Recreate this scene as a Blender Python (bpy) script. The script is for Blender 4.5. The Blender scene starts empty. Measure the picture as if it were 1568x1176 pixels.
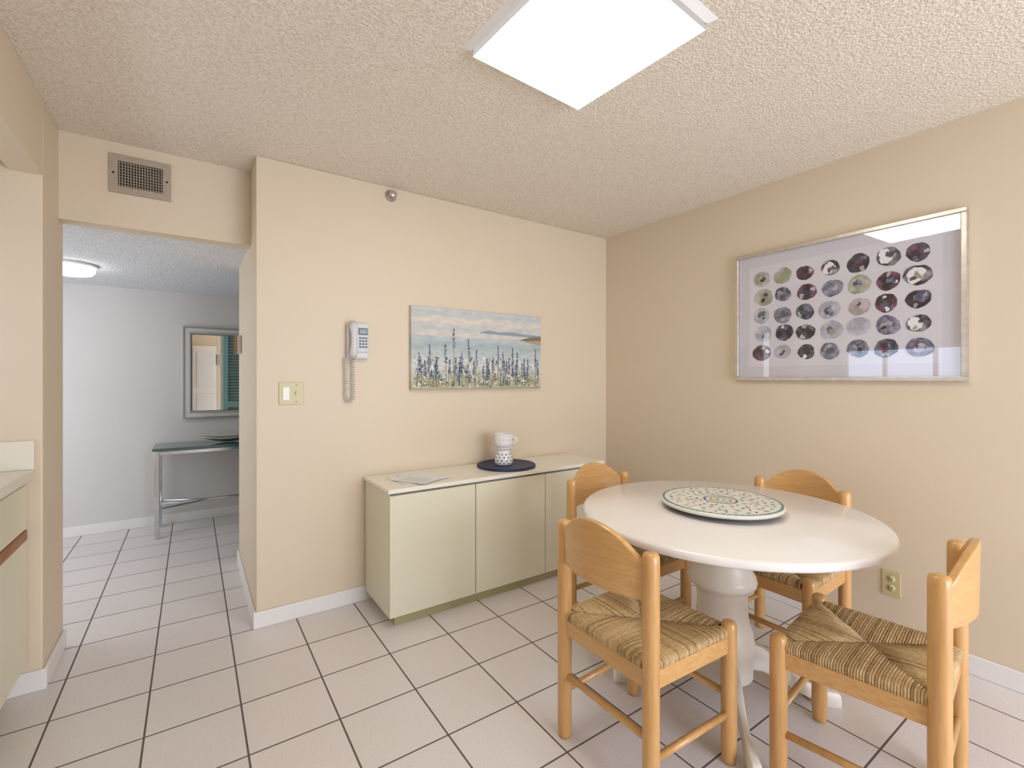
import bpy, math, random
from mathutils import Vector, Matrix
R = random.Random(7)
scene = bpy.context.scene
try:
    scene.view_settings.view_transform = 'Standard'
    scene.view_settings.look = 'None'
except Exception as e:
    print(e)

# ---------------------------------------------------------------- materials
def base_mat(name, col, rough=0.5, metal=0.0, spec=0.5, coat=0.0):
    m = bpy.data.materials.new(name); m.use_nodes = True
    b = m.node_tree.nodes['Principled BSDF']
    b.inputs['Base Color'].default_value = (*col, 1)
    b.inputs['Roughness'].default_value = rough
    b.inputs['Metallic'].default_value = metal
    b.inputs['Specular IOR Level'].default_value = spec
    b.inputs['Coat Weight'].default_value = coat
    return m
def nd(m, t, **kw):
    n = m.node_tree.nodes.new(t)
    for k, v in kw.items():
        if k in n.inputs: n.inputs[k].default_value = v
        else: setattr(n, k, v)
    return n
def lk(m, a, b): m.node_tree.links.new(a, b)
def ramp(m, fac, stops):
    r = nd(m, 'ShaderNodeValToRGB')
    e = r.color_ramp.elements
    while len(e) < len(stops): e.new(0.5)
    for i, (p, c) in enumerate(stops):
        e[i].position = p; e[i].color = (*c, 1)
    lk(m, fac, r.inputs[0]); return r
def noise_mat(name, c1, c2, scale=5, rough=0.5, metal=0, bump=0.0, bscale=None, dist=0.002, stretch=(1,1,1), coat=0, spec=0.5, detail=3, lo=0.35, hi=0.65):
    m = base_mat(name, c1, rough, metal, spec, coat)
    b = m.node_tree.nodes['Principled BSDF']
    tc = nd(m, 'ShaderNodeTexCoord'); mp = nd(m, 'ShaderNodeMapping'); mp.inputs['Scale'].default_value = stretch
    lk(m, tc.outputs['Object'], mp.inputs[0])
    n = nd(m, 'ShaderNodeTexNoise'); n.inputs['Scale'].default_value = scale; n.inputs['Detail'].default_value = detail
    lk(m, mp.outputs[0], n.inputs['Vector'])
    r = ramp(m, n.outputs[0], [(lo, c1), (hi, c2)])
    lk(m, r.outputs[0], b.inputs['Base Color'])
    if bump > 0:
        n2 = nd(m, 'ShaderNodeTexNoise'); n2.inputs['Scale'].default_value = bscale or scale; n2.inputs['Detail'].default_value = 2
        lk(m, mp.outputs[0], n2.inputs['Vector'])
        bp = nd(m, 'ShaderNodeBump'); bp.inputs['Strength'].default_value = bump; bp.inputs['Distance'].default_value = dist
        lk(m, n2.outputs[0], bp.inputs['Height']); lk(m, bp.outputs[0], b.inputs['Normal'])
    return m

M = {}
M['wall'] = noise_mat('wall_paint_warm', (0.735,0.615,0.455), (0.745,0.625,0.465), 2, 0.5, bump=0.12, bscale=160, dist=0.001)
M['hallwall'] = noise_mat('wall_paint_hall', (0.67,0.64,0.615), (0.69,0.66,0.635), 2, 0.6, bump=0.1, bscale=160, dist=0.001)
M['trim'] = noise_mat('trim_white', (0.84,0.81,0.78), (0.86,0.83,0.80), 3, 0.35)

def popcorn(name, c1, c2):
    m = base_mat(name, c2, 0.9, 0, 0.1)
    b = m.node_tree.nodes['Principled BSDF']
    tc = nd(m, 'ShaderNodeTexCoord')
    n = nd(m, 'ShaderNodeTexNoise'); n.inputs['Scale'].default_value = 95; n.inputs['Detail'].default_value = 3; n.inputs['Roughness'].default_value = 0.6
    lk(m, tc.outputs['Object'], n.inputs['Vector'])
    r = ramp(m, n.outputs[0], [(0.36, c1), (0.54, c2)])
    lk(m, r.outputs[0], b.inputs['Base Color'])
    h = ramp(m, n.outputs[0], [(0.38, (0,0,0)), (0.62, (1,1,1))])
    bp = nd(m, 'ShaderNodeBump'); bp.inputs['Strength'].default_value = 0.6; bp.inputs['Distance'].default_value = 0.005
    lk(m, h.outputs[0], bp.inputs['Height']); lk(m, bp.outputs[0], b.inputs['Normal'])
    return m
M['ceil'] = popcorn('popcorn_ceiling', (0.75,0.67,0.54), (0.92,0.845,0.715))
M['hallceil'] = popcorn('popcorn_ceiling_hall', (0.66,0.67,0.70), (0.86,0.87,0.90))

def floor_mat():
    m = base_mat('floor_tile', (0.75,0.7,0.66), 0.28, 0, 0.5)
    b = m.node_tree.nodes['Principled BSDF']
    g = nd(m, 'ShaderNodeNewGeometry')
    mp = nd(m, 'ShaderNodeMapping'); mp.inputs['Location'].default_value = (-0.159+0.302*40, -2.125+0.302*40, 0)
    lk(m, g.outputs['Position'], mp.inputs[0])
    br = nd(m, 'ShaderNodeTexBrick'); br.offset = 0; br.offset_frequency = 1; br.squash = 1
    br.inputs['Scale'].default_value = 1; br.inputs['Brick Width'].default_value = 0.302; br.inputs['Row Height'].default_value = 0.302
    br.inputs['Mortar Size'].default_value = 0.0036; br.inputs['Mortar Smooth'].default_value = 0.15; br.inputs['Bias'].default_value = 0
    br.inputs['Color1'].default_value = (0.77,0.715,0.69,1); br.inputs['Color2'].default_value = (0.80,0.745,0.72,1); br.inputs['Mortar'].default_value = (0.13,0.11,0.10,1)
    lk(m, mp.outputs[0], br.inputs['Vector'])
    n = nd(m, 'ShaderNodeTexNoise'); n.inputs['Scale'].default_value = 140; n.inputs['Detail'].default_value = 2
    lk(m, g.outputs['Position'], n.inputs['Vector'])
    r = ramp(m, n.outputs[0], [(0.3, (0.92,0.92,0.92)), (0.6, (1,1,1))])
    mx = nd(m, 'ShaderNodeMix'); mx.data_type = 'RGBA'; mx.blend_type = 'MULTIPLY'; mx.inputs[0].default_value = 1
    lk(m, br.outputs['Color'], mx.inputs[6]); lk(m, r.outputs[0], mx.inputs[7]); lk(m, mx.outputs[2], b.inputs['Base Color'])
    rr = nd(m, 'ShaderNodeMapRange'); rr.inputs[3].default_value = 0.3; rr.inputs[4].default_value = 0.85
    lk(m, br.outputs['Fac'], rr.inputs[0]); lk(m, rr.outputs[0], b.inputs['Roughness'])
    sub = nd(m, 'ShaderNodeMath'); sub.operation = 'MULTIPLY_ADD'; sub.inputs[1].default_value = 0.12
    inv = nd(m, 'ShaderNodeMath'); inv.operation = 'SUBTRACT'; inv.inputs[0].default_value = 1
    lk(m, br.outputs['Fac'], inv.inputs[1]); lk(m, n.outputs[0], sub.inputs[0]); lk(m, inv.outputs[0], sub.inputs[2])
    bp = nd(m, 'ShaderNodeBump'); bp.inputs['Strength'].default_value = 0.35; bp.inputs['Distance'].default_value = 0.003
    lk(m, sub.outputs[0], bp.inputs['Height']); lk(m, bp.outputs[0], b.inputs['Normal'])
    return m
M['floor'] = floor_mat()
M['wood'] = noise_mat('honey_wood', (0.58,0.31,0.10), (0.66,0.37,0.135), 9, 0.3, stretch=(6,6,0.7), coat=0.3)
M['woodh'] = noise_mat('honey_wood_rail', (0.59,0.32,0.105), (0.67,0.385,0.145), 12, 0.3, stretch=(0.5,4,10), coat=0.3)
for i,(c1,c2) in enumerate((((0.42,0.27,0.12),(0.60,0.42,0.20)),((0.50,0.34,0.155),(0.68,0.49,0.25)),((0.27,0.155,0.06),(0.46,0.30,0.13)))):
    M['rush%d'%i] = noise_mat('woven_rush_%d'%i, c1, c2, 90, 0.6, bump=0.4, bscale=300, dist=0.001, lo=0.3, hi=0.66)
M['rushd'] = noise_mat('rush_underlay', (0.12,0.07,0.025), (0.18,0.10,0.035), 60, 0.9)
M['white'] = noise_mat('painted_white', (0.85,0.81,0.76), (0.87,0.83,0.78), 3, 0.22, coat=0.2)
M['pedw'] = noise_mat('painted_cream', (0.80,0.74,0.64), (0.82,0.76,0.66), 3, 0.3)
M['ceramic'] = base_mat('ceramic_white', (0.87,0.86,0.85), 0.15, 0, 0.5, 0.5)
M['cab'] = noise_mat('cream_laminate', (0.76,0.715,0.54), (0.77,0.725,0.55), 2, 0.3)
M['cabtop'] = noise_mat('cream_laminate_top', (0.87,0.83,0.72), (0.88,0.84,0.73), 2, 0.25)
M['cabbase'] = noise_mat('olive_plinth', (0.42,0.37,0.19), (0.45,0.40,0.21), 2, 0.5)
M['dark'] = base_mat('dark_gap', (0.03,0.025,0.02), 0.8)
M['navy'] = noise_mat('navy_tray', (0.010,0.018,0.075), (0.014,0.024,0.09), 40, 0.5)
M['dot'] = base_mat('dot_blue', (0.03,0.05,0.14), 0.3)
M['chrome'] = noise_mat('brushed_chrome', (0.62,0.64,0.67), (0.70,0.72,0.75), 20, 0.16, 1.0)
M['silver'] = noise_mat('silver_frame', (0.62,0.58,0.52), (0.72,0.68,0.62), 30, 0.3, 0.9)
M['mirror'] = base_mat('mirror_glass', (0.9,0.92,0.92), 0.01, 1.0)
M['vent'] = noise_mat('vent_metal', (0.42,0.35,0.27), (0.46,0.39,0.31), 30, 0.45, 0.3)
M['ivory'] = base_mat('ivory_plastic', (0.60,0.53,0.27), 0.35)
M['ivorysw'] = base_mat('switch_cream', (0.86,0.82,0.70), 0.3)
M['phone'] = base_mat('phone_plastic', (0.68,0.67,0.66), 0.35)
M['phoneb'] = base_mat('phone_buttons', (0.10,0.12,0.20), 0.4)
M['lcd'] = base_mat('phone_lcd', (0.22,0.27,0.25), 0.15)
M['cord'] = base_mat('phone_cord', (0.62,0.60,0.57), 0.45)
M['paper'] = noise_mat('paper', (0.86,0.86,0.87), (0.80,0.80,0.82), 40, 0.6)
M['matboard'] = noise_mat('mat_board', (0.68,0.65,0.72), (0.70,0.67,0.74), 3, 0.8)
M['artpaper'] = noise_mat('art_paper', (0.74,0.72,0.78), (0.77,0.75,0.81), 6, 0.8)
M['artwhite'] = base_mat('art_white', (0.90,0.89,0.92), 0.8)
M['teal'] = noise_mat('teal_shutter_paint', (0.30,0.52,0.49), (0.33,0.56,0.53), 3, 0.4)
M['counter'] = noise_mat('counter_laminate', (0.80,0.75,0.62), (0.82,0.77,0.64), 3, 0.3)
M['oakpull'] = noise_mat('oak_pull', (0.30,0.12,0.04), (0.40,0.18,0.07), 8, 0.4, stretch=(4,0.6,4))
M['outside'] = base_mat('door_frame', (0.8,0.8,0.8), 0.4)
M['bronze'] = base_mat('dark_cabinet', (0.10,0.07,0.045), 0.4)
def emis(name, col, s):
    m = bpy.data.materials.new(name); m.use_nodes = True
    nt = m.node_tree; nt.nodes.clear()
    e = nt.nodes.new('ShaderNodeEmission'); e.inputs[0].default_value = (*col,1); e.inputs[1].default_value = s
    o = nt.nodes.new('ShaderNodeOutputMaterial'); nt.links.new(e.outputs[0], o.inputs[0]); return m
M['panel'] = emis('light_diffuser', (1.0,0.96,0.90), 11.5)
M['panelside'] = emis('light_diffuser_edge', (1.0,0.95,0.90), 0.6)
M['hallglow'] = emis('hall_lamp_glass', (1.0,0.98,0.95), 9.0)
def glass():
    m = bpy.data.materials.new('picture_glass'); m.use_nodes = True
    nt = m.node_tree; nt.nodes.clear()
    t = nt.nodes.new('ShaderNodeBsdfTransparent'); g = nt.nodes.new('ShaderNodeBsdfGlossy'); g.inputs['Roughness'].default_value = 0.01
    f = nt.nodes.new('ShaderNodeLayerWeight'); f.inputs[0].default_value = 0.5
    p = nt.nodes.new('ShaderNodeMath'); p.operation='POWER'; p.inputs[1].default_value=4
    q = nt.nodes.new('ShaderNodeMath'); q.operation='MULTIPLY_ADD'; q.inputs[1].default_value=0.85; q.inputs[2].default_value=0.10
    nt.links.new(f.outputs['Facing'], p.inputs[0]); nt.links.new(p.outputs[0], q.inputs[0])
    mx = nt.nodes.new('ShaderNodeMixShader'); o = nt.nodes.new('ShaderNodeOutputMaterial')
    nt.links.new(q.outputs[0], mx.inputs[0]); nt.links.new(t.outputs[0], mx.inputs[1]); nt.links.new(g.outputs[0], mx.inputs[2]); nt.links.new(mx.outputs[0], o.inputs[0])
    return m
M['glass'] = glass()
M['tglass'] = base_mat('table_glass', (0.06,0.14,0.13), 0.04, 0, 0.8)

# ---------------------------------------------------------------- mesh builder
class MB:
    def __init__(s): s.v=[]; s.f=[]; s.mi=[]; s.mats=[]; s.sm=[]
    def m(s, k):
        if k not in s.mats: s.mats.append(k)
        return s.mats.index(k)
    def add(s, vs, fs, k, smooth=False, T=None):
        o=len(s.v); i=s.m(k)
        for p in vs: s.v.append(T@Vector(p) if T else Vector(p))
        for f in fs: s.f.append([a+o for a in f]); s.mi.append(i); s.sm.append(smooth)
    def box(s, a, b, k, T=None):
        x0,y0,z0=a; x1,y1,z1=b
        s.add([(x0,y0,z0),(x1,y0,z0),(x1,y1,z0),(x0,y1,z0),(x0,y0,z1),(x1,y0,z1),(x1,y1,z1),(x0,y1,z1)],
              [(0,3,2,1),(4,5,6,7),(0,1,5,4),(1,2,6,5),(2,3,7,6),(3,0,4,7)], k, False, T)
    def lathe(s, prof, k, c=(0,0,0), n=48, T=None, smooth=True):
        vs=[]; fs=[]
        for r,z in prof:
            for i in range(n):
                a=2*math.pi*i/n; vs.append((c[0]+r*math.cos(a), c[1]+r*math.sin(a), c[2]+z))
        for j in range(len(prof)-1):
            for i in range(n):
                i2=(i+1)%n; fs.append((j*n+i, j*n+i2, (j+1)*n+i2, (j+1)*n+i))
        fs.append([i for i in range(n)][::-1]); fs.append([(len(prof)-1)*n+i for i in range(n)])
        s.add(vs, fs, k, smooth, T)
    def tube(s, path, r, k, n=8, T=None, smooth=True):
        path=[Vector(p) for p in path]; rs = r if isinstance(r,(list,tuple)) else [r]*len(path)
        vs=[]; fs=[]; up=None
        for i,p in enumerate(path):
            d=(path[min(i+1,len(path)-1)]-path[max(i-1,0)]).normalized()
            if up is None:
                up = d.orthogonal().normalized()
            up=(up-d*up.dot(d)); up = up.normalized() if up.length>1e-6 else d.orthogonal().normalized()
            w=d.cross(up)
            for j in range(n):
                a=2*math.pi*j/n; vs.append(p+(up*math.cos(a)+w*math.sin(a))*rs[i])
        for i in range(len(path)-1):
            for j in range(n):
                j2=(j+1)%n; fs.append((i*n+j,i*n+j2,(i+1)*n+j2,(i+1)*n+j))
        fs.append(list(range(n))[::-1]); fs.append([(len(path)-1)*n+j for j in range(n)])
        s.add(vs, fs, k, smooth, T)
    def obj(s, name, parent=None, loc=(0,0,0), rot=(0,0,0), bevel=0, seg=2):
        me=bpy.data.meshes.new(name); me.from_pydata([tuple(p) for p in s.v],[],s.f)
        for k in s.mats: me.materials.append(M[k])
        for p,i,sm in zip(me.polygons,s.mi,s.sm): p.material_index=i; p.use_smooth=sm
        me.validate(); me.update()
        o=bpy.data.objects.new(name,me); scene.collection.objects.link(o)
        o.location=loc; o.rotation_euler=rot
        if parent: o.parent=parent
        if bevel>0:
            b=o.modifiers.new('bevel','BEVEL'); b.width=bevel; b.segments=seg; b.limit_method='ANGLE'; b.angle_limit=math.radians(40)
            b.harden_normals=False
        return o
def empty(name, loc=(0,0,0), rot=(0,0,0)):
    o=bpy.data.objects.new(name,None); o.empty_display_size=0.1; scene.collection.objects.link(o); o.location=loc; o.rotation_euler=rot; return o
def box(name,a,b,k,parent=None,bevel=0):
    mb=MB(); mb.box(a,b,k); return mb.obj(name,parent,bevel=bevel)

# ---------------------------------------------------------------- room shell
WB=2.73; WR=2.806; XE=0.271; XL=-0.512; H=2.44; YR=-2.4; HX=-1.9
box('floor',(-2.0,YR-1.2,-0.1),(3.0,5.3,0),'floor')
box('ceiling',(-1.4,YR-0.1,H),(3.0,3.07,H+0.1),'ceil')
box('wall_back',(XE,WB,0),(WR+0.1,3.79,H),'wall',bevel=0.006)
box('wall_right',(WR,YR,0),(WR+0.1,WB,H),'wall')
box('wall_left_pier',(-1.3,2.70,0),(XL,3.07,H),'wall',bevel=0.006)
box('wall_left_header',(XL-0.1,YR,2.13),(XL,2.70,H),'wall',bevel=0.004)
box('wall_door_header',(XL,2.975,2.03),(XE,3.07,H),'wall')
mb=MB()
wx0,wx1=-1.3,-1.2; wy0,wy1=1.25,2.5; wz0,wz1=1.28,1.66
mb.box((wx0,YR,0),(wx1,2.70,wz0),'wall'); mb.box((wx0,YR,wz1),(wx1,2.70,H),'wall')
mb.box((wx0,YR,wz0),(wx1,wy0,wz1),'wall'); mb.box((wx0,wy1,wz0),(wx1,2.70,wz1),'wall')
mb.obj('wall_left')
mb=MB()
for y in (wy0,1.60,2.06,wy1-0.04): mb.box((-1.27,y,wz0),(-1.23,y+0.04,wz1),'trim')
mb.box((-1.27,wy0,wz0),(-1.23,wy1,wz0+0.03),'trim'); mb.box((-1.27,wy0,wz1-0.03),(-1.23,wy1,wz1),'trim')
mb.obj('window_1')
mb=MB()
mb.box((-1.3,YR-0.1,0),(0.55,YR,H),'wall'); mb.box((2.7,YR-0.1,0),(WR+0.1,YR,H),'wall'); mb.box((0.55,YR-0.1,2.15),(2.7,YR,H),'wall')
mb.obj('wall_rear')
mb=MB()
for x in (0.55,1.6,2.64): mb.box((x,YR-0.08,0),(x+0.06,YR-0.03,2.15),'outside')
mb.box((0.55,YR-0.08,2.09),(2.7,YR-0.03,2.15),'outside'); mb.box((0.55,YR-0.08,0),(2.7,YR-0.03,0.05),'outside')
mb.obj('window_2')
box('wall_hall_back',(HX-0.1,5.15,0),(3.0,5.25,2.3),'hallwall')
box('wall_hall_left',(HX-0.1,3.07,0),(HX,5.15,2.3),'hallwall')
box('wall_hall_right',(WR,3.79,0),(WR+0.1,5.15,2.3),'hallwall')
box('wall_hall_front',(HX,3.0,0),(-1.3,3.07,2.3),'hallwall')
box('ceiling_hall',(HX-0.1,3.07,2.06),(XE,5.25,2.2),'hallceil')
box('ceiling_hall_end',(XE,3.79,2.06),(3.0,5.25,2.2),'hallceil')
def bb(name,a,b): box(name,a,b,'trim',bevel=0.004)
t=0.013; bh=0.085
bb('baseboard_back',(XE-t,WB-t,0),(WR,WB,bh))
bb('baseboard_right',(WR-t,YR,0),(WR,WB-t,bh))
bb('baseboard_hall_side',(XE-t,WB,0),(XE,3.79,bh))
bb('baseboard_left_pier',(-0.62,2.70-t,0),(XL+t,2.70,bh))
bb('baseboard_left_pier_side',(XL,2.70,0),(XL+t,3.07,bh))
bb('baseboard_hall_back',(HX,5.15-t,0),(WR,5.15,bh))

# ---------------------------------------------------------------- ceiling light
g=empty('ceiling_light_panel',(1.083,1.152,H),(0,0,math.radians(3.5)))
mb=MB(); ax,ay=0.260,0.281; ox,oy=0.290,0.311
vs=[(-ox,-oy,-.0005),(ox,-oy,-.0005),(ox,oy,-.0005),(-ox,oy,-.0005),(-ax-.004,-ay-.004,-.014),(ax+.004,-ay-.004,-.014),(ax+.004,ay+.004,-.014),(-ax-.004,ay+.004,-.014)]
mb.add(vs,[(4,5,1,0),(5,6,2,1),(6,7,3,2),(7,4,0,3)],'trim')
mb.add([(-ox,-oy,-.0005),(ox,-oy,-.0005),(ox,oy,-.0005),(-ox,oy,-.0005)],[(0,1,2,3)],'trim')
mb.obj('panel_frame',g)
mb=MB(); mb.box((-ax,-ay,-0.033),(ax,ay,-0.004),'panelside')
mb.add([(-ax,-ay,-.0335),(ax,-ay,-.0335),(ax,ay,-.0335),(-ax,ay,-.0335)],[(3,2,1,0)],'panel'); mb.obj('diffuser',g)

# ---------------------------------------------------------------- vent
g=empty('air_vent',(-0.2115,2.975,2.289))
mb=MB(); w,h=0.1215,0.094; iw,ih=0.088,0.062
for (x0,z0,x1,z1) in ((-w,-h,w,-ih),(-w,ih,w,h),(-w,-ih,-iw,ih),(iw,-ih,w,ih)): mb.box((x0,-0.012,z0),(x1,0,z1),'vent')
for i in range(16):
    x=-iw+0.011*(i+0.5); mb.box((x-0.0014,-0.010,-ih),(x+0.0014,-0.004,ih),'vent')
for i in range(9):
    z=-ih+0.0138*(i+0.5); mb.box((-iw,-0.007,z-0.0014),(iw,-0.002,z+0.0014),'vent')
for x in (-0.105,0.105): mb.lathe([(0.005,0),(0.005,0.003)],'dark',T=Matrix.Translation((x,-0.012,0))@Matrix.Rotation(math.radians(90),4,'X'),n=12)
mb.obj('grille',g,bevel=0.0)
mb=MB(); mb.box((-iw,-0.0015,-ih),(iw,-0.0005,ih),'dark'); mb.obj('duct',g)

# ---------------------------------------------------------------- sprinkler on wall
g=empty('sprinkler_head',(0.985,WB,2.385))
mb=MB(); T=Matrix.Rotation(math.radians(90),4,'X')
mb.lathe([(0.034,0.0005),(0.034,0.006),(0.030,0.011),(0.018,0.014),(0.018,0.028),(0.014,0.036)],'vent',T=T,n=32)
mb.lathe([(0.024,0.036),(0.022,0.045),(0.012,0.050)],'chrome',T=T,n=24)
mb.obj('head',g)

# ---------------------------------------------------------------- switch plate & outlet
g=empty('light_switch',(0.4365,WB,1.207))
mb=MB(); mb.box((-0.06,-0.006,-0.06),(0.06,-0.0005,0.06),'ivory'); mb.obj('plate',g,bevel=0.003)
mb=MB(); mb.box((-0.042,-0.011,-0.034),(-0.010,-0.005,0.034),'ivorysw'); mb.box((0.019,-0.009,-0.012),(0.029,-0.005,0.012),'ivory'); mb.box((0.020,-0.018,-0.002),(0.028,-0.009,0.010),'ivory')
for z in (-0.045,0.045,): mb.box((0.022,-0.0068,z-0.003),(0.026,-0.0058,z+0.003),'dark')
mb.box((0.0185,-0.0064,-0.0125),(0.0295,-0.0058,0.0125),'dark')
mb.obj('rockers',g,bevel=0.001)
g=empty('wall_outlet',(WR,0.831,0.292),(0,0,math.radians(-90)))
mb=MB(); mb.box((-0.037,-0.006,-0.06),(0.037,-0.0005,0.06),'ivory'); mb.obj('plate',g,bevel=0.003)
mb=MB()
for z in (-0.022,0.022):
    mb.lathe([(0.016,0.005),(0.016,0.0085)],'ivory',T=Matrix.Translation((0,0,z))@Matrix.Rotation(math.radians(90),4,'X'),n=24)
    for x in (-0.006,0.006): mb.box((x-0.0014,-0.0093,z-0.003),(x+0.0014,-0.0084,z+0.006),'dark')
    mb.box((-0.002,-0.0093,z-0.011),(0.002,-0.0084,z-0.007),'dark')
mb.obj('sockets',g)

# ---------------------------------------------------------------- wall phone
g=empty('wall_phone',(0.783,WB,1.502))
mb=MB(); mb.box((-0.062,-0.035,-0.105),(0.062,-0.0005,0.105),'phone'); mb.obj('phone_base',g,bevel=0.012,seg=3)
mb=MB()
mb.box((0.0,-0.037,0.035),(0.052,-0.034,0.075),'phoneb'); mb.box((0.006,-0.0385,0.042),(0.046,-0.0365,0.068),'lcd')
for r_ in range(4):
    for c_ in range(3): mb.box((0.004+c_*0.017,-0.039,0.012-r_*0.017),(0.015+c_*0.017,-0.034,0.022-r_*0.017),'phoneb')
for c_ in range(3): mb.box((0.004+c_*0.017,-0.038,-0.068),(0.015+c_*0.017,-0.034,-0.060),'lcd')
mb.obj('keypad',g)
mb=MB(); prof=[]
mb.tube([(-0.034,-0.050,-0.098),(-0.034,-0.064,-0.07),(-0.034,-0.070,-0.03),(-0.034,-0.072,0.0),(-0.034,-0.070,0.04),(-0.034,-0.064,0.075),(-0.034,-0.052,0.103)],[0.016,0.025,0.018,0.0165,0.018,0.025,0.018],'phone',n=16)
mb.tube([(-0.034,-0.034,-0.078),(-0.034,-0.06,-0.078)],0.021,'phone',n=16); mb.tube([(-0.034,-0.034,0.08),(-0.034,-0.06,0.08)],0.021,'phone',n=16)
mb.obj('handset',g)
mb=MB(); pts=[]; ctr=[]
for i in range(41):
    s=i/40
    if s<0.42: ctr.append(Vector((-0.070+0.004*math.sin(s*6),-0.026,-0.095-0.225*s/0.42)))
    elif s<0.58:
        a=math.pi*(s-0.42)/0.16; ctr.append(Vector((-0.047-0.021*math.cos(a),-0.026,-0.320-0.024*math.sin(a))))
    else: ctr.append(Vector((-0.026-0.006*(s-0.58),-0.026,-0.320+0.225*(s-0.58)/0.42)))
N=600; turns=38
for i in range(N+1):
    s=i/N*40; k=min(int(s),39); p=ctr[k].lerp(ctr[k+1],s-k); d=(ctr[min(k+1,40)]-ctr[k]).normalized()
    side=Vector((d.z,0,-d.x)); a=2*math.pi*turns*i/N
    pts.append(p+side*0.0085*math.cos(a)+Vector((0,1,0))*0.0085*math.sin(a))
mb.tube(pts,0.0024,'cord',n=5); mb.obj('coiled_cord',g)

# ---------------------------------------------------------------- canvas painting
def paint_mat():
    m=base_mat('seascape_paint',(0.6,0.65,0.66),0.75); b=m.node_tree.nodes['Principled BSDF']
    tc=nd(m,'ShaderNodeTexCoord'); sp=nd(m,'ShaderNodeSeparateXYZ'); lk(m,tc.outputs['Object'],sp.inputs[0])
    mp=nd(m,'ShaderNodeMapping'); mp.inputs['Scale'].default_value=(4,1,14); lk(m,tc.outputs['Object'],mp.inputs[0])
    n=nd(m,'ShaderNodeTexNoise'); n.inputs['Scale'].default_value=1.4; n.inputs['Detail'].default_value=5; lk(m,mp.outputs[0],n.inputs['Vector'])
    ma=nd(m,'ShaderNodeMath'); ma.operation='MULTIPLY_ADD'; ma.inputs[1].default_value=1/0.52; ma.inputs[2].default_value=0.5-0.03; lk(m,sp.outputs[2],ma.inputs[0])
    m2=nd(m,'ShaderNodeMath'); m2.operation='MULTIPLY_ADD'; m2.inputs[1].default_value=0.07; lk(m,n.outputs[0],m2.inputs[0]); lk(m,ma.outputs[0],m2.inputs[2])
    r=ramp(m,m2.outputs[0],[(0.0,(0.42,0.40,0.26)),(0.12,(0.60,0.58,0.44)),(0.28,(0.66,0.66,0.60)),(0.42,(0.54,0.59,0.57)),(0.55,(0.42,0.49,0.49)),(0.64,(0.50,0.56,0.56)),(0.68,(0.70,0.64,0.56)),(0.76,(0.56,0.58,0.57)),(0.86,(0.73,0.66,0.57)),(0.93,(0.55,0.58,0.57)),(1.0,(0.57,0.60,0.59))])
    n3=nd(m,'ShaderNodeTexNoise'); n3.inputs['Scale'].default_value=3; n3.inputs['Detail'].default_value=6; lk(m,mp.outputs[0],n3.inputs['Vector'])
    r3=ramp(m,n3.outputs[0],[(0.35,(0.85,0.86,0.88)),(0.65,(1.06,1.04,1.0))])
    mx=nd(m,'ShaderNodeMix'); mx.data_type='RGBA'; mx.blend_type='MULTIPLY'; mx.inputs[0].default_value=1
    lk(m,r.outputs[0],mx.inputs[6]); lk(m,r3.outputs[0],mx.inputs[7]); lk(m,mx.outputs[2],b.inputs['Base Color']); return m
M['seascape']=paint_mat()
for nme,c in dict(p_stem=(0.14,0.17,0.10),p_navy=(0.05,0.065,0.13),p_blue=(0.16,0.21,0.29),p_pale=(0.46,0.51,0.54),p_yel=(0.48,0.40,0.13),p_wht=(0.80,0.78,0.72),p_grn=(0.18,0.20,0.09),p_hill=(0.27,0.34,0.38),p_bluff=(0.22,0.17,0.11),p_bluff2=(0.42,0.35,0.21),p_dark=(0.07,0.075,0.07)).items(): M[nme]=base_mat(nme,c,0.8)
cx=1.603; cz=1.477; CW,CH=0.50,0.259
g=empty('canvas_painting',(cx,WB,cz))
mb=MB(); mb.box((-CW,-0.03,-CH),(CW,-0.0005,CH),'seascape'); mb.obj('canvas',g,bevel=0.002)
mb=MB(); Y=-0.0306; depth=[0]
def quad(pts,k):
    depth[0]+=1; y=Y-depth[0]*0.0000012
    mb.add([(p[0],y,p[1]) for p in pts],[list(range(len(pts)))],k)
hz=0.115
quad([(-0.02,hz),(0.5,hz-0.012),(0.5,hz+0.004),(0.36,hz+0.008),(0.24,hz+0.020),(0.14,hz+0.012),(0.06,hz+0.022),(0.0,hz+0.008)],'p_hill')
quad([(0.30,0.080),(0.5,0.070),(0.5,0.115),(0.42,0.108),(0.36,0.096)],'p_bluff')
quad([(0.34,0.072),(0.5,0.050),(0.5,0.084),(0.41,0.080)],'p_bluff2')
def blob(x,z,r,k,e=1):
    n=6; a0=R.random()*6; quad([(x+r*math.cos(a0+2*math.pi*i/n)*R.uniform(.7,1.2),z+r*e*math.sin(a0+2*math.pi*i/n)*R.uniform(.7,1.2)) for i in range(n)][::-1],k)
inb=lambda x,z: abs(x)<CW-0.008 and abs(z)<CH-0.006
for i in range(260):
    x=R.uniform(-.49,.49); z=R.uniform(-.25,-.05)
    blob(x,z,R.uniform(.004,.012),R.choice(['p_pale','p_wht','p_wht','p_bluff2','p_pale','p_grn']),R.uniform(.5,1.4)) if inb(x,z) and abs(x)<.487 and abs(z)<.245 else None
for i in range(460):
    x=R.uniform(-.485,.485); z=-.245+abs(R.gauss(0,.06))
    if z<.0: 
        h_=R.uniform(.01,.05); dx=R.uniform(-.015,.015)
        if inb(x+dx,z+h_): quad([(x-.0012,z),(x+.0016,z),(x+dx,z+h_)],R.choice(['p_stem','p_grn','p_dark','p_grn','p_yel']))
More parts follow.
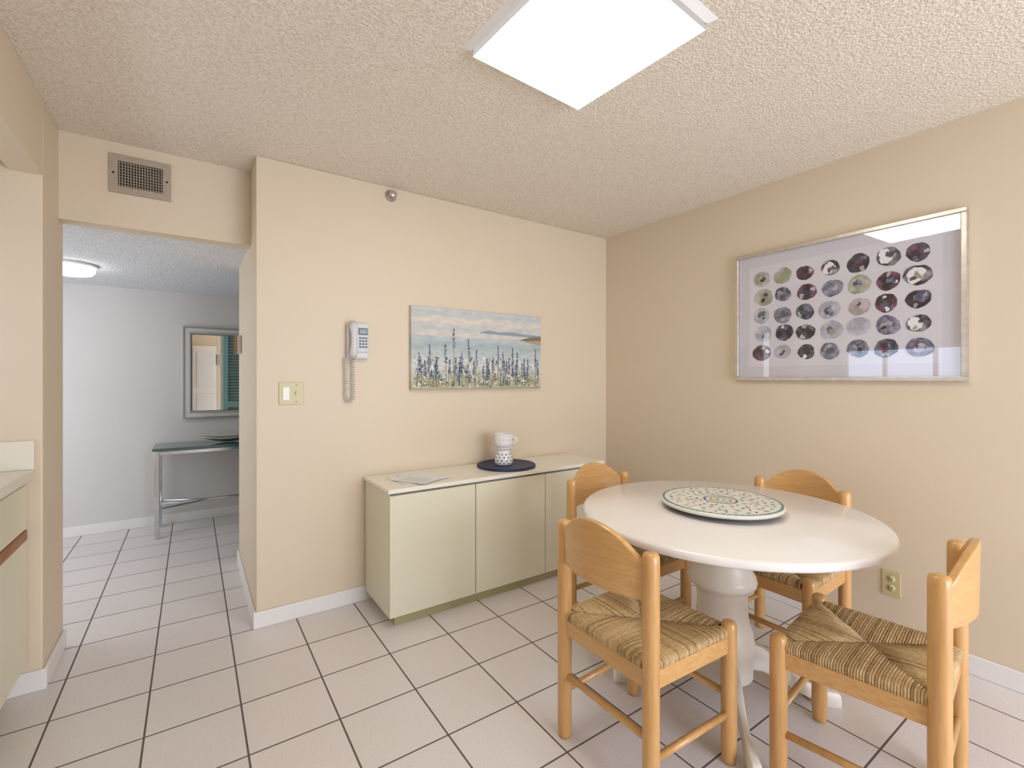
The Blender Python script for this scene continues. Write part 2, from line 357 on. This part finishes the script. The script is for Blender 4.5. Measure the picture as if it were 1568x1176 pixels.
tall=[(-.21,.13),(-.10,.07),(-.27,.03),(-.38,.02),(-.04,.0),(.13,.03),(.29,-.01),(.45,.02),(-.15,-.02),(-.33,-.05),(.04,-.06),(.22,-.05),(.38,-.05),(-.45,-.03),(.25,.02),(.33,-.09),(-.06,-.07),(.47,-.06),(-.41,-.08),(.09,-.04),(.17,-.01),(-.24,-.07)]
for i in range(34): tall.append((R.uniform(-.48,.48),R.uniform(-.17,-.04)))
for (x,zt) in tall:
    b_=x+R.uniform(-.01,.01)
    quad([(b_-.0015,-.235),(b_+.0015,-.235),(x+.0006,zt),(x-.0006,zt)],'p_stem')
    L=min(.13,(zt+.24)*.62); n=int(L/.006)
    for j in range(n):
        z=zt-j*.006; w_=.002+.0095*(j/n)
        for _ in (0,1): blob(x+R.uniform(-w_,w_),z,R.uniform(.003,.0060),R.choice(['p_navy','p_blue','p_navy','p_blue','p_pale','p_blue']),.8)
for i in range(260):
    x=R.uniform(-.48,.48); z=R.uniform(-.245,-.15)
    blob(x,z,R.uniform(.003,.008),R.choice(['p_yel','p_wht','p_wht','p_bluff2','p_dark','p_grn','p_blue']),.9)
mb.obj('painted_flowers',g)

# ---------------------------------------------------------------- framed art (right wall)
y0,y1,z0,z1=0.556,1.610,1.274,2.038
yc=(y0+y1)/2; zc=(z0+z1)/2; hw=(y1-y0)/2; hh=(z1-z0)/2
g=empty('framed_watercolor_art',(WR,yc,zc),(0,0,math.radians(-90)))
mb=MB(); fw=0.022
for (a0,b0,a1,b1) in ((-hw,-hh,hw,-hh+fw),(-hw,hh-fw,hw,hh),(-hw,-hh+fw,-hw+fw,hh-fw),(hw-fw,-hh+fw,hw,hh-fw)): mb.box((a0,-0.03,b0),(a1,-0.0005,b1),'silver')
mb.obj('frame',g,bevel=0.003)
mb=MB(); mb.box((-hw+fw,-0.012,-hh+fw),(hw-fw,-0.002,hh-fw),'matboard')
iw,ih=hw-0.085,hh-0.085
mb.box((-iw,-0.0128,-ih),(iw,-0.0118,ih),'artpaper'); mb.obj('mat_and_paper',g)
def wc(name,c1,c2,sc=30):
    return noise_mat(name,c1,c2,sc,0.8,detail=5,lo=0.42,hi=0.70)
pal=[((0.003,0.003,0.007),(0.10,0.09,0.14)),((0.02,0.025,0.05),(0.26,0.27,0.37)),((0.04,0.005,0.02),(0.30,0.12,0.23)),((0.10,0.12,0.18),(0.46,0.46,0.56)),((0.40,0.41,0.48),(0.70,0.69,0.75)),((0.07,0.07,0.14),(0.38,0.38,0.50)),((0.34,0.34,0.22),(0.64,0.64,0.62)),((0.015,0.008,0.025),(0.40,0.38,0.45)),((0.006,0.014,0.014),(0.22,0.24,0.27)),((0.42,0.36,0.37),(0.66,0.60,0.64))]
for i,(c1,c2) in enumerate(pal): M['wc%d'%i]=wc('watercolor_%d'%i,c1,c2,R.choice([22,30,40]))
rows=[[6,6,2,7,0,7,0],[6,5,2,3,6,2,7],[4,3,1,4,9,2,0],[4,1,8,4,4,5,7],[2,4,8,3,3,1,5]]
mb=MB(); lay=[0]
def spot(cx_,cz_,r_,k,irr,sq=1.0,n=36):
    lay[0]+=1; y=-0.0130-lay[0]*0.000012
    ph=[R.uniform(0,6.28) for _ in range(4)]; am=[irr*R.uniform(.5,1) for _ in range(4)]; fr=(2,3,5,9)
    pts=[]
    for i in range(n):
        a=2*math.pi*i/n; rr=r_*(1+sum(am[j]/(1+j*.6)*math.sin(fr[j]*a+ph[j]) for j in range(4)))
        pts.append((cx_+rr*math.cos(a),y,cz_+rr*sq*math.sin(a)))
    mb.add(pts,[list(range(n))],k)
for r_ in range(5):
    for c_ in range(7):
        yw=1.448-0.1202*c_; zw=1.875-0.1094*r_
        lx=-(yw-yc)+R.uniform(-.008,.008); lz=zw-zc+R.uniform(-.006,.006); rr=R.uniform(.043,.054); idx=rows[r_][c_]
        spot(lx,lz,rr,'wc%d'%idx,0.06,0.93)
        if idx==7:
            spot(lx+R.uniform(-.012,.0),lz+R.uniform(-.006,.010),rr*.66,'artwhite',.16)
            for _ in range(3): spot(lx+R.uniform(-.018,.022),lz+R.uniform(-.020,.015),rr*R.uniform(.15,.34),R.choice(['wc0','wc2','wc1','wc6']),.3)
        elif idx in (0,2,8,1):
            for _ in range(2): spot(lx+R.uniform(-.015,.015),lz+R.uniform(-.015,.015),rr*R.uniform(.3,.6),R.choice(['wc0','wc2','wc8','wc0','wc5']),.25)
            for _ in range(2):
                a=R.uniform(0,6.28); spot(lx+.7*rr*math.cos(a),lz+.65*rr*math.sin(a),rr*R.uniform(.12,.26),R.choice(['wc4','artwhite','wc9','wc3']),.3)
        else:
            for _ in range(2): spot(lx+R.uniform(-.018,.018),lz+R.uniform(-.018,.018),rr*R.uniform(.2,.42),R.choice(['wc4','wc3','wc5','wc9','wc6']),.3)
            if R.random()<.5: spot(lx+R.uniform(-.018,.018),lz+R.uniform(-.018,.018),rr*R.uniform(.15,.3),R.choice(['wc0','wc2','wc1']),.3)
mb.obj('watercolor_circles',g)
mb=MB(); mb.add([(-hw+fw,-0.022,-hh+fw),(hw-fw,-0.022,-hh+fw),(hw-fw,-0.022,hh-fw),(-hw+fw,-0.022,hh-fw)],[(0,1,2,3)],'glass'); mb.obj('glazing',g)

# ---------------------------------------------------------------- sideboard
sx0,sx1,sy0,sy1,st=0.83,2.35,2.318,2.725,0.718
g=empty('sideboard_cabinet')
box('plinth',(sx0+0.04,sy0+0.035,0),(sx1-0.04,sy1-0.02,0.06),'cabbase',g)
box('carcass',(sx0,sy0+0.02,0.058),(sx1,sy1-0.004,st-0.028),'cab',g,bevel=0.001)
box('countertop',(sx0-0.008,sy0-0.008,st-0.022),(sx1+0.008,sy1-0.003,st),'cabtop',g,bevel=0.003)
box('shadow_gap',(sx0+0.006,sy0+0.012,st-0.030),(sx1-0.006,sy1-0.01,st-0.021),'dark',g)
dw=(sx1-sx0)/3
for i in range(3):
    box('cabinet_door_%d'%(i+1),(sx0+dw*i+0.0025,sy0,0.058),(sx0+dw*(i+1)-0.0025,sy0+0.0195,st-0.034),'cab',g,bevel=0.0015)
mb=MB(); mb.lathe([(0.180,0),(0.190,0.004),(0.190,0.013),(0.186,0.017),(0.178,0.015)],'navy'); 
mb.obj('round_tray',loc=(1.682,2.522,st+0.0005))
px,py,pz=1.66,2.52,st+0.0165
mb=MB(); mb.lathe([(0.05,0.0),(0.058,0.004),(0.06,0.03),(0.055,0.055),(0.045,0.075),(0.040,0.090),(0.044,0.098),(0.052,0.106),(0.053,0.110)],'ceramic',n=40)
def rad(z):
    P=[(0.0,0.055),(0.03,0.06),(0.055,0.055),(0.075,0.045),(0.09,0.040)]
    for (a,ra),(b,rb) in zip(P,P[1:]):
        if a<=z<=b: return ra+(rb-ra)*(z-a)/(b-a)
    return .05
for j,z in enumerate((0.014,0.032,0.050,0.068)):
    for i in range(12):
        a=2*math.pi*(i+0.5*(j%2))/12; r_=rad(z)+0.0008
        T=Matrix.Translation((r_*math.cos(a),r_*math.sin(a),z))@Matrix.Rotation(a,4,'Z')@Matrix.Rotation(math.radians(90),4,'Y')
        mb.lathe([(0.005,-0.001),(0.005,0.0006)],'dot',T=T,n=10,smooth=False)
mb.obj('polka_dot_jar',loc=(px,py,pz))
mb=MB(); mb.lathe([(0.044,0),(0.055,0.006),(0.060,0.03),(0.061,0.06),(0.061,0.082),(0.063,0.086),(0.060,0.088),(0.057,0.084),(0.056,0.03),(0.05,0.012),(0.01,0.010)],'ceramic',n=40)
hp=[(0.060+0.030*math.sin(math.pi*i/12)-0.004,-0.0,0.020+0.048*i/12) for i in range(13)]
mb.tube(hp,[0.006]*13,'ceramic',n=10,T=Matrix.Rotation(math.radians(-30),4,'Z'))
for i in range(7):
    a=math.radians(-145+i*22); T=Matrix.Translation((0.0615*math.cos(a),0.0615*math.sin(a),0.052))@Matrix.Rotation(a,4,'Z')@Matrix.Rotation(math.radians(90),4,'Y')
    mb.lathe([(0.004,-0.002),(0.004,0.0006)],'vent',T=T,n=8,smooth=False)
mb.obj('ceramic_mug',loc=(px,py,pz+0.1105))
mb=MB()
for i,(dx,dy,a) in enumerate(((0,0,8),(0.05,0.03,-6),(0.10,-0.01,15),(0.03,-0.04,30))):
    T=Matrix.Translation((dx,dy,0.0006+i*0.0012))@Matrix.Rotation(math.radians(a),4,'Z')
    mb.box((-0.085,-0.11,0),(0.085,0.11,0.001),'paper',T)
T=Matrix.Translation((0.03,-0.04,0.0055))@Matrix.Rotation(math.radians(30),4,'Z')
for j in range(9): mb.box((-0.065,-0.08+j*0.018,0),(0.065-R.uniform(0,.05),-0.078+j*0.018,0.0002),'lcd',T)
mb.obj('paper_stack',loc=(1.01,2.50,st+0.0005))

# ---------------------------------------------------------------- dining table
tx,ty=1.787,1.091
g=empty('dining_table',(tx,ty,0))
mb=MB(); mb.lathe([(0.40,0.700),(0.50,0.702),(0.515,0.712),(0.53,0.716),(0.548,0.718),(0.558,0.724),(0.561,0.734),(0.558,0.744),(0.550,0.750),(0.05,0.750)],'white',n=128)
mb.obj('table_top',g)
mb=MB(); mb.lathe([(0.20,0.700),(0.20,0.685),(0.16,0.672),(0.125,0.66),(0.116,0.64),(0.108,0.60),(0.106,0.56),(0.112,0.52),(0.126,0.495),(0.131,0.475),(0.126,0.458),(0.110,0.45),(0.096,0.42),(0.094,0.37),(0.10,0.32),(0.115,0.27),(0.124,0.22),(0.126,0.19),(0.115,0.175),(0.115,0.10),(0.10,0.085),(0.03,0.08)],'pedw',n=64)
mb.obj('pedestal',g)
for q in range(4):
    mb=MB(); ang=math.radians(45+90*q)
    cl=[(0.08,0.175,0.055),(0.15,0.165,0.048),(0.21,0.13,0.040),(0.27,0.085,0.034),(0.33,0.052,0.028),(0.385,0.036,0.026),(0.425,0.030,0.028),(0.435,0.028,0.020)]
    wd=[0.032,0.030,0.024,0.018,0.018,0.022,0.024,0.018]
    vs=[];fs=[]
    for i,(rr,zz,hz_) in enumerate(cl):
        wv=wd[i]
        z_lo=max(0.0,zz-hz_); z_hi=zz+hz_
        if i>=5: z_lo=0.0
        for (sw,zv) in ((-.6,z_lo),(.6,z_lo),(1,(z_lo+z_hi)/2),(.6,z_hi),(-.6,z_hi),(-1,(z_lo+z_hi)/2)):
            vs.append((rr,wv*sw,zv))
    n=6
    for i in range(len(cl)-1):
        for j in range(n):
            j2=(j+1)%n; fs.append((i*n+j,i*n+j2,(i+1)*n+j2,(i+1)*n+j))
    fs.append(list(range(n))[::-1]); fs.append([(len(cl)-1)*n+j for j in range(n)])
    mb.add(vs,fs,'pedw',True); mb.obj('foot_%d'%(q+1),g,rot=(0,0,ang),bevel=0.003)

# lazy susan mosaic
M['ms_w']=noise_mat('mosaic_white',(0.74,0.72,0.64),(0.80,0.78,0.71),30,0.3)
for nme,c in dict(ms_g=(0.07,0.26,0.23),ms_b=(0.06,0.11,0.28),ms_y=(0.58,0.44,0.14),ms_r=(0.33,0.11,0.07),ms_t=(0.11,0.33,0.34),ms_o=(0.36,0.37,0.18)).items(): M[nme]=base_mat(nme,c,0.3)
g=empty('mosaic_lazy_susan',(1.805,1.108,0.7505))
mb=MB(); mb.lathe([(0.10,0),(0.10,0.014),(0.215,0.016),(0.232,0.020)],'dark',n=96)
mb.lathe([(0.232,0.020),(0.236,0.027),(0.232,0.034),(0.22,0.035),(0.02,0.035)],'ms_w',n=96); mb.obj('plate',g)
mb=MB()
def tile(r,a,l,w,rot,k):
    T=Matrix.Rotation(a,4,'Z')@Matrix.Translation((r,0,0.0352))@Matrix.Rotation(rot,4,'Z')
    mb.box((-w/2,-l/2,0),(w/2,l/2,0.0006),k,T)
n=64
for i in range(n): tile(0.224,2*math.pi*i/n,0.018,0.010,0,R.choice(['ms_g','ms_t','ms_g','ms_o']))
def leaf(r,a,l,w,rot,k):
    T=Matrix.Rotation(a,4,'Z')@Matrix.Translation((r,0,0.0352))@Matrix.Rotation(rot,4,'Z')
    mb.add([(0,-l/2,0.0005),(w/2,0,0.0005),(0,l/2,0.0005),(-w/2,0,0.0005)],[(0,1,2,3)],k,False,T)
for ring_r,cnt in ((0.088,14),(0.114,18),(0.140,22),(0.166,26),(0.194,30)):
    for i in range(cnt):
        leaf(ring_r+R.uniform(-.006,.006),2*math.pi*(i+R.uniform(-.25,.25))/cnt,R.uniform(.018,.028),R.uniform(.009,.014),R.uniform(0,3.14),R.choice(['ms_g','ms_b','ms_y','ms_t','ms_r','ms_o','ms_g','ms_y','ms_b']))
for i in range(20): tile(0.062,2*math.pi*i/20,0.016,0.009,0,R.choice(['ms_t','ms_b']))
for i in range(12): tile(0.04,2*math.pi*i/12,0.016,0.010,0,R.choice(['ms_y','ms_o']))
for i in range(6): leaf(0.018,2*math.pi*i/6,0.016,0.01,1.57,R.choice(['ms_b','ms_t']))
mb.obj('mosaic_tiles',g)

# ---------------------------------------------------------------- dining chairs
def chair_meshes():
    d={}
    mb=MB()
    def post(x,y,h,r,k='wood'):
        prof=[(r*0.80,0.0),(r*0.9,0.012),(r,0.05),(r,h-0.03),(r*0.97,h-0.012),(r*0.82,h-0.004),(r*0.5,h)]
        mb.lathe(prof,k,c=(x,y,0),n=24)
    for sx in (-1,1):
        post(sx*0.192,-0.19,0.778,0.0255); post(sx*0.207,0.19,0.474,0.0255)
    d['legs']=mb
    mb=MB(); n=28; vs=[];fs=[]
    for i in range(n+1):
        s=-1+2*i/n; x=0.186*s; yb=-0.19-0.050*(1-s*s); th=0.010
        zt=0.728+0.108*(1-abs(s)**2.3); zb=0.632
        for (yy,zz) in ((yb-th,zb),(yb+th,zb),(yb+th-0.004,zt),(yb-th-0.004,zt)): vs.append((x,yy,zz))
    for i in range(n):
        for j in range(4):
            j2=(j+1)%4; fs.append((i*4+j,(i+1)*4+j,(i+1)*4+j2,i*4+j2))
    fs.append([0,1,2,3]); fs.append([n*4+3,n*4+2,n*4+1,n*4])
    mb.add(vs,fs,'woodh'); d['backrest']=mb
    mb=MB()
    mb.box((-0.17,-0.200,0.372),(0.17,-0.180,0.428),'woodh'); mb.box((-0.185,0.180,0.372),(0.185,0.200,0.428),'woodh')
    for sx in (-1,1):
        A=Vector((sx*0.192,-0.17,0)); B=Vector((sx*0.207,0.17,0)); w_=0.010
        mb.add([(A.x-w_,A.y,.372),(A.x+w_,A.y,.372),(B.x+w_,B.y,.372),(B.x-w_,B.y,.372),(A.x-w_,A.y,.428),(A.x+w_,A.y,.428),(B.x+w_,B.y,.428),(B.x-w_,B.y,.428)],
               [(0,3,2,1),(4,5,6,7),(0,1,5,4),(1,2,6,5),(2,3,7,6),(3,0,4,7)],'woodh')
    d['apron']=mb
    mb=MB(); r=0.0115
    mb.tube([(-0.185,-0.19,0.225),(0.185,-0.19,0.225)],r,'woodh',n=12); mb.tube([(-0.20,0.19,0.225),(0.20,0.19,0.225)],r,'woodh',n=12)
    for sx in (-1,1): mb.tube([(sx*0.192,-0.18,0.165),(sx*0.207,0.18,0.165)],r,'wood',n=12)
    d['stretchers']=mb
    mb=MB()
    C=Vector((0,0,0)); cs=[Vector((-0.202,-0.202,0)),Vector((0.202,-0.202,0)),Vector((0.217,0.202,0)),Vector((-0.217,0.202,0))]
    for q in range(4):
        A=cs[q];B=cs[(q+1)%4]; N=58; nrm=Vector(((B-A).y,-(B-A).x,0)).normalized()*-1
        for k in range(N):
            u=(k+0.5)/N
            if u<0.085 or u>0.915: continue
            P=A.lerp(B,u); Q=A.lerp(C,2*u) if u<.5 else B.lerp(C,2*(1-u))
            j=R.uniform(-.0007,.0007)
            def zz(p,z): return Vector((p.x,p.y,z+j))
            inn=(Q-P)
            L=inn.length; d1=inn.normalized() if L>1e-5 else nrm
            path=[zz(P+d1*0.006,0.4265),zz(P+d1*0.0005,0.433),zz(P+d1*0.001,0.445),zz(P+d1*0.007,0.4515)]
            if L>0.03: path.append(zz(P+d1*min(0.035,L*.5),0.4545)); path.append(zz(P.lerp(Q,0.6),0.4530))
            path.append(zz(Q,0.4465))
            mb.tube(path,0.0037+R.uniform(-.0004,.0002),R.choice(['rush0','rush1','rush0','rush1','rush2']),n=6)
    mb.add([(c.x*0.965,c.y*0.965,z) for z in (0.4265,0.4445) for c in cs],[(3,2,1,0),(4,5,6,7),(0,1,5,4),(1,2,6,5),(2,3,7,6),(3,0,4,7)],'rushd')
    d['rush_seat']=mb
    return d
cm=None; first={}
def chair(loc,deg):
    global cm
    g=empty('dining_chair',(loc[0],loc[1],0),(0,0,math.radians(deg)))
    if cm is None:
        cm=chair_meshes()
        for k,mb in cm.items():
            o=mb.obj(k,g,bevel=0.004 if k in('backrest','apron') else 0); first[k]=o
    else:
        for k,o in first.items():
            o2=o.copy(); scene.collection.objects.link(o2); o2.parent=g
chair((1.298,1.09),-90)
chair((1.770,0.585),7)
chair((1.772,1.585),180)
chair((2.247,1.085),90)

# ---------------------------------------------------------------- kitchen base cabinet
g=empty('kitchen_base_cabinet')
ky0,ky1=-1.2,2.685
box('counter_top',(-1.195,ky0,0.875),(-0.535,ky1,0.915),'counter',g,bevel=0.004)
box('backsplash',(-1.195,ky1-0.005,0.915),(-0.535,ky1+0.013,1.033),'counter',g,bevel=0.003)
box('carcass',(-1.195,ky0+0.01,0.10),(-0.578,ky1-0.001,0.8745),'cab',g)
box('toe_kick',(-1.195,ky0+0.01,0),(-0.64,ky1-0.001,0.10),'cabbase',g)
y=ky1-0.002; i=0
while y-0.6>ky0:
    i+=1
    box('drawer_%d'%i,(-0.578,y-0.597,0.676),(-0.557,y,0.855),'cab',g,bevel=0.002)
    box('drawer_pull_%d'%i,(-0.576,y-0.597,0.632),(-0.553,y,0.672),'oakpull',g,bevel=0.004)
    box('cabinet_door_%d'%i,(-0.578,y-0.597,0.12),(-0.557,y,0.628),'cab',g,bevel=0.002)
    y-=0.6

# ---------------------------------------------------------------- hall furniture
g=empty('console_table',(0.0,0,0))
lx0,lx1,ly0,ly1=-0.235,0.86,4.71,5.06
mb=MB()
for x in (lx0,lx1):
    for y in (ly0,ly1): mb.box((x-.018,y-.018,0),(x+.018,y+.018,0.705),'chrome')
for y in (ly0,ly1): mb.box((lx0,y-.015,0.67),(lx1,y+.015,0.70),'chrome')
for x in (lx0,lx1): mb.box((x-.015,ly0,0.67),(x+.015,ly1,0.70),'chrome'); mb.box((x-.012,ly0,0.22),(x+.012,ly1,0.245),'chrome')
mb.tube([(lx0,(ly0+ly1)/2,0.232),(lx1,(ly0+ly1)/2,0.232)],0.012,'chrome',n=10)
mb.tube([(lx0,ly0,0.232),(lx0+.35,(ly0+ly1)/2,0.232)],0.009,'chrome',n=8); mb.tube([(lx0,ly1,0.232),(lx0+.35,(ly0+ly1)/2,0.232)],0.009,'chrome',n=8)
mb.obj('chrome_frame',g,bevel=0.003)
mb=MB(); mb.box((lx0-.03,ly0-.03,0.7055),(lx1+.03,ly1+.03,0.725),'tglass'); mb.obj('glass_top',g,bevel=0.003)
g=empty('silver_leaf_bowl',(0.27,4.88,0.7255))
mb=MB(); vs=[];fs=[]; nu,nv=20,8
for i in range(nu+1):
    s=-1+2*i/nu
    for j in range(nv+1):
        tt=-1+2*j/nv; w_=0.085*(1-abs(s)**2.2)
        vs.append((0.22*s,w_*tt,0.002+0.055*s*s+0.036*tt*tt*(1-s*s)))
for i in range(nu):
    for j in range(nv): a=i*(nv+1)+j; fs.append((a,a+nv+1,a+nv+2,a+1))
mb.add(vs,fs,'silver',True); o=mb.obj('leaf_dish',g); so=o.modifiers.new('s','SOLIDIFY'); so.thickness=0.004; so.offset=1

g=empty('wall_mirror',(0.265,5.15,1.342))
mb=MB(); w,h,f=0.335,0.415,0.068
def ring(w,h,f,y0_,y1_,k):
    for (a0,b0,a1,b1) in ((-w,-h,w,-h+f),(-w,h-f,w,h),(-w,-h+f,-w+f,h-f),(w-f,-h+f,w,h-f)): mb.box((a0,y1_,b0),(a1,y0_,b1),k)
M['msil']=base_mat('antique_silver',(0.36,0.36,0.34),0.35,0.4); M['msil2']=base_mat('antique_silver_light',(0.66,0.66,0.64),0.3,0.15)
ring(w,h,0.010,-0.0005,-0.035,'msil'); ring(w-.010,h-.010,0.040,-0.0005,-0.024,'msil2'); ring(w-.050,h-.050,0.006,-0.0005,-0.032,'msil'); ring(w-.056,h-.056,0.007,-0.0005,-0.028,'msil2'); ring(w-.063,h-.063,0.005,-0.0005,-0.020,'dark')
mb.obj('mirror_frame',g,bevel=0.002)
mb=MB(); mb.box((-w+f,-0.012,-h+f),(w-f,-0.004,h-f),'mirror'); mb.obj('mirror_glass',g)

mb=MB(); T=Matrix.Rotation(math.pi,4,'X')
g=empty('hall_ceiling_light',(-0.68,4.27,2.06))
mb.lathe([(0.14,0.0005),(0.145,0.006),(0.145,0.016),(0.13,0.018)],'trim',T=T,n=48); mb.obj('rim',g)
mb=MB(); mb.lathe([(0.13,0.017),(0.130,0.046),(0.115,0.066),(0.06,0.078),(0.01,0.080)],'hallglow',T=T,n=48); mb.obj('glass_bowl',g)

g=empty('door_chime',(XE,3.62,1.515))
mb=MB(); mb.box((-0.03,-0.045,-0.06),(-0.0005,0.045,0.06),'phone'); mb.obj('chime_body',g,bevel=0.006)
mb=MB(); mb.box((-0.036,-0.048,-0.062),(-0.03,-0.03,0.062),'oakpull'); mb.box((-0.036,0.03,-0.062),(-0.03,0.048,0.062),'oakpull'); mb.obj('wood_trim',g,bevel=0.002)

g=empty('louvered_closet_door',(0,0,0))
mb=MB()
for x0_ in (0.30,0.74):
    mb.box((x0_,3.792,0.02),(x0_+.05,3.825,2.0),'teal'); mb.box((x0_+.37,3.792,0.02),(x0_+.42,3.825,2.0),'teal')
    for z in (0.02,0.95,1.93): mb.box((x0_+.05,3.792,z),(x0_+.37,3.825,z+.07),'teal')
    for i in range(52):
        z=0.11+i*0.035
        if 0.93<z<1.03: continue
        T=Matrix.Translation((0,3.81,z))@Matrix.Rotation(math.radians(-35),4,'X'); mb.box((x0_+.05,-.016,-.003),(x0_+.37,.016,.003),'teal',T)
mb.obj('louvers',g)
g=empty('tall_pantry_cabinet')
mb=MB(); mb.box((-0.50,YR+0.002,0),(-0.05,YR+0.45,2.1),'bronze'); mb.obj('pantry_body',g,bevel=0.004)
mb=MB()
for z in (0.1,0.75,1.4): mb.box((-0.49,YR+0.452,z),(-0.06,YR+0.47,z+0.62),'wood')
mb.obj('pantry_doors',g,bevel=0.004)
g=empty('door_1')
mb=MB(); mb.box((0.0,YR+0.002,0),(0.5,YR+0.04,2.03),'trim'); mb.obj('door_slab',g,bevel=0.003)
mb=MB()
for z in (0.15,1.1): mb.box((0.08,YR+0.041,z),(0.42,YR+0.050,z+0.8),'outside')
mb.obj('door_panels',g,bevel=0.006)

# ---------------------------------------------------------------- lights & world
w=bpy.data.worlds.new('world'); scene.world=w; w.use_nodes=True
bg=w.node_tree.nodes['Background']; bg.inputs[0].default_value=(0.66,0.78,1,1); bg.inputs[1].default_value=4.5
def area(name,loc,rot,sx,sy,p,col):
    l=bpy.data.lights.new(name,'AREA'); l.shape='RECTANGLE'; l.size=sx; l.size_y=sy; l.energy=p; l.color=col
    o=bpy.data.objects.new(name,l); scene.collection.objects.link(o); o.location=loc; o.rotation_euler=rot; return o
area('rear_fill',(1.6,YR-0.25,1.1),(math.radians(90),0,0),2.1,2.0,75,(0.88,0.90,1.0))  # added area lamp outside the unseen rear opening, soft fill like daylight
area('hall_fill',(HX+0.1,4.1,1.2),(math.radians(90),0,math.radians(-90)),1.6,1.6,20,(0.86,0.92,1.0))  # added cool fill lamp inside the hall, no window behind it

cam=bpy.data.cameras.new('camera'); co=bpy.data.objects.new('camera',cam); scene.collection.objects.link(co)
cam.sensor_width=36; cam.sensor_fit='HORIZONTAL'; cam.lens=715/1568*36; cam.shift_y=-8/1568; cam.clip_start=0.02
co.location=(0,0,1.286); co.rotation_euler=(math.radians(90),0,math.radians(-34.4))
scene.camera=co
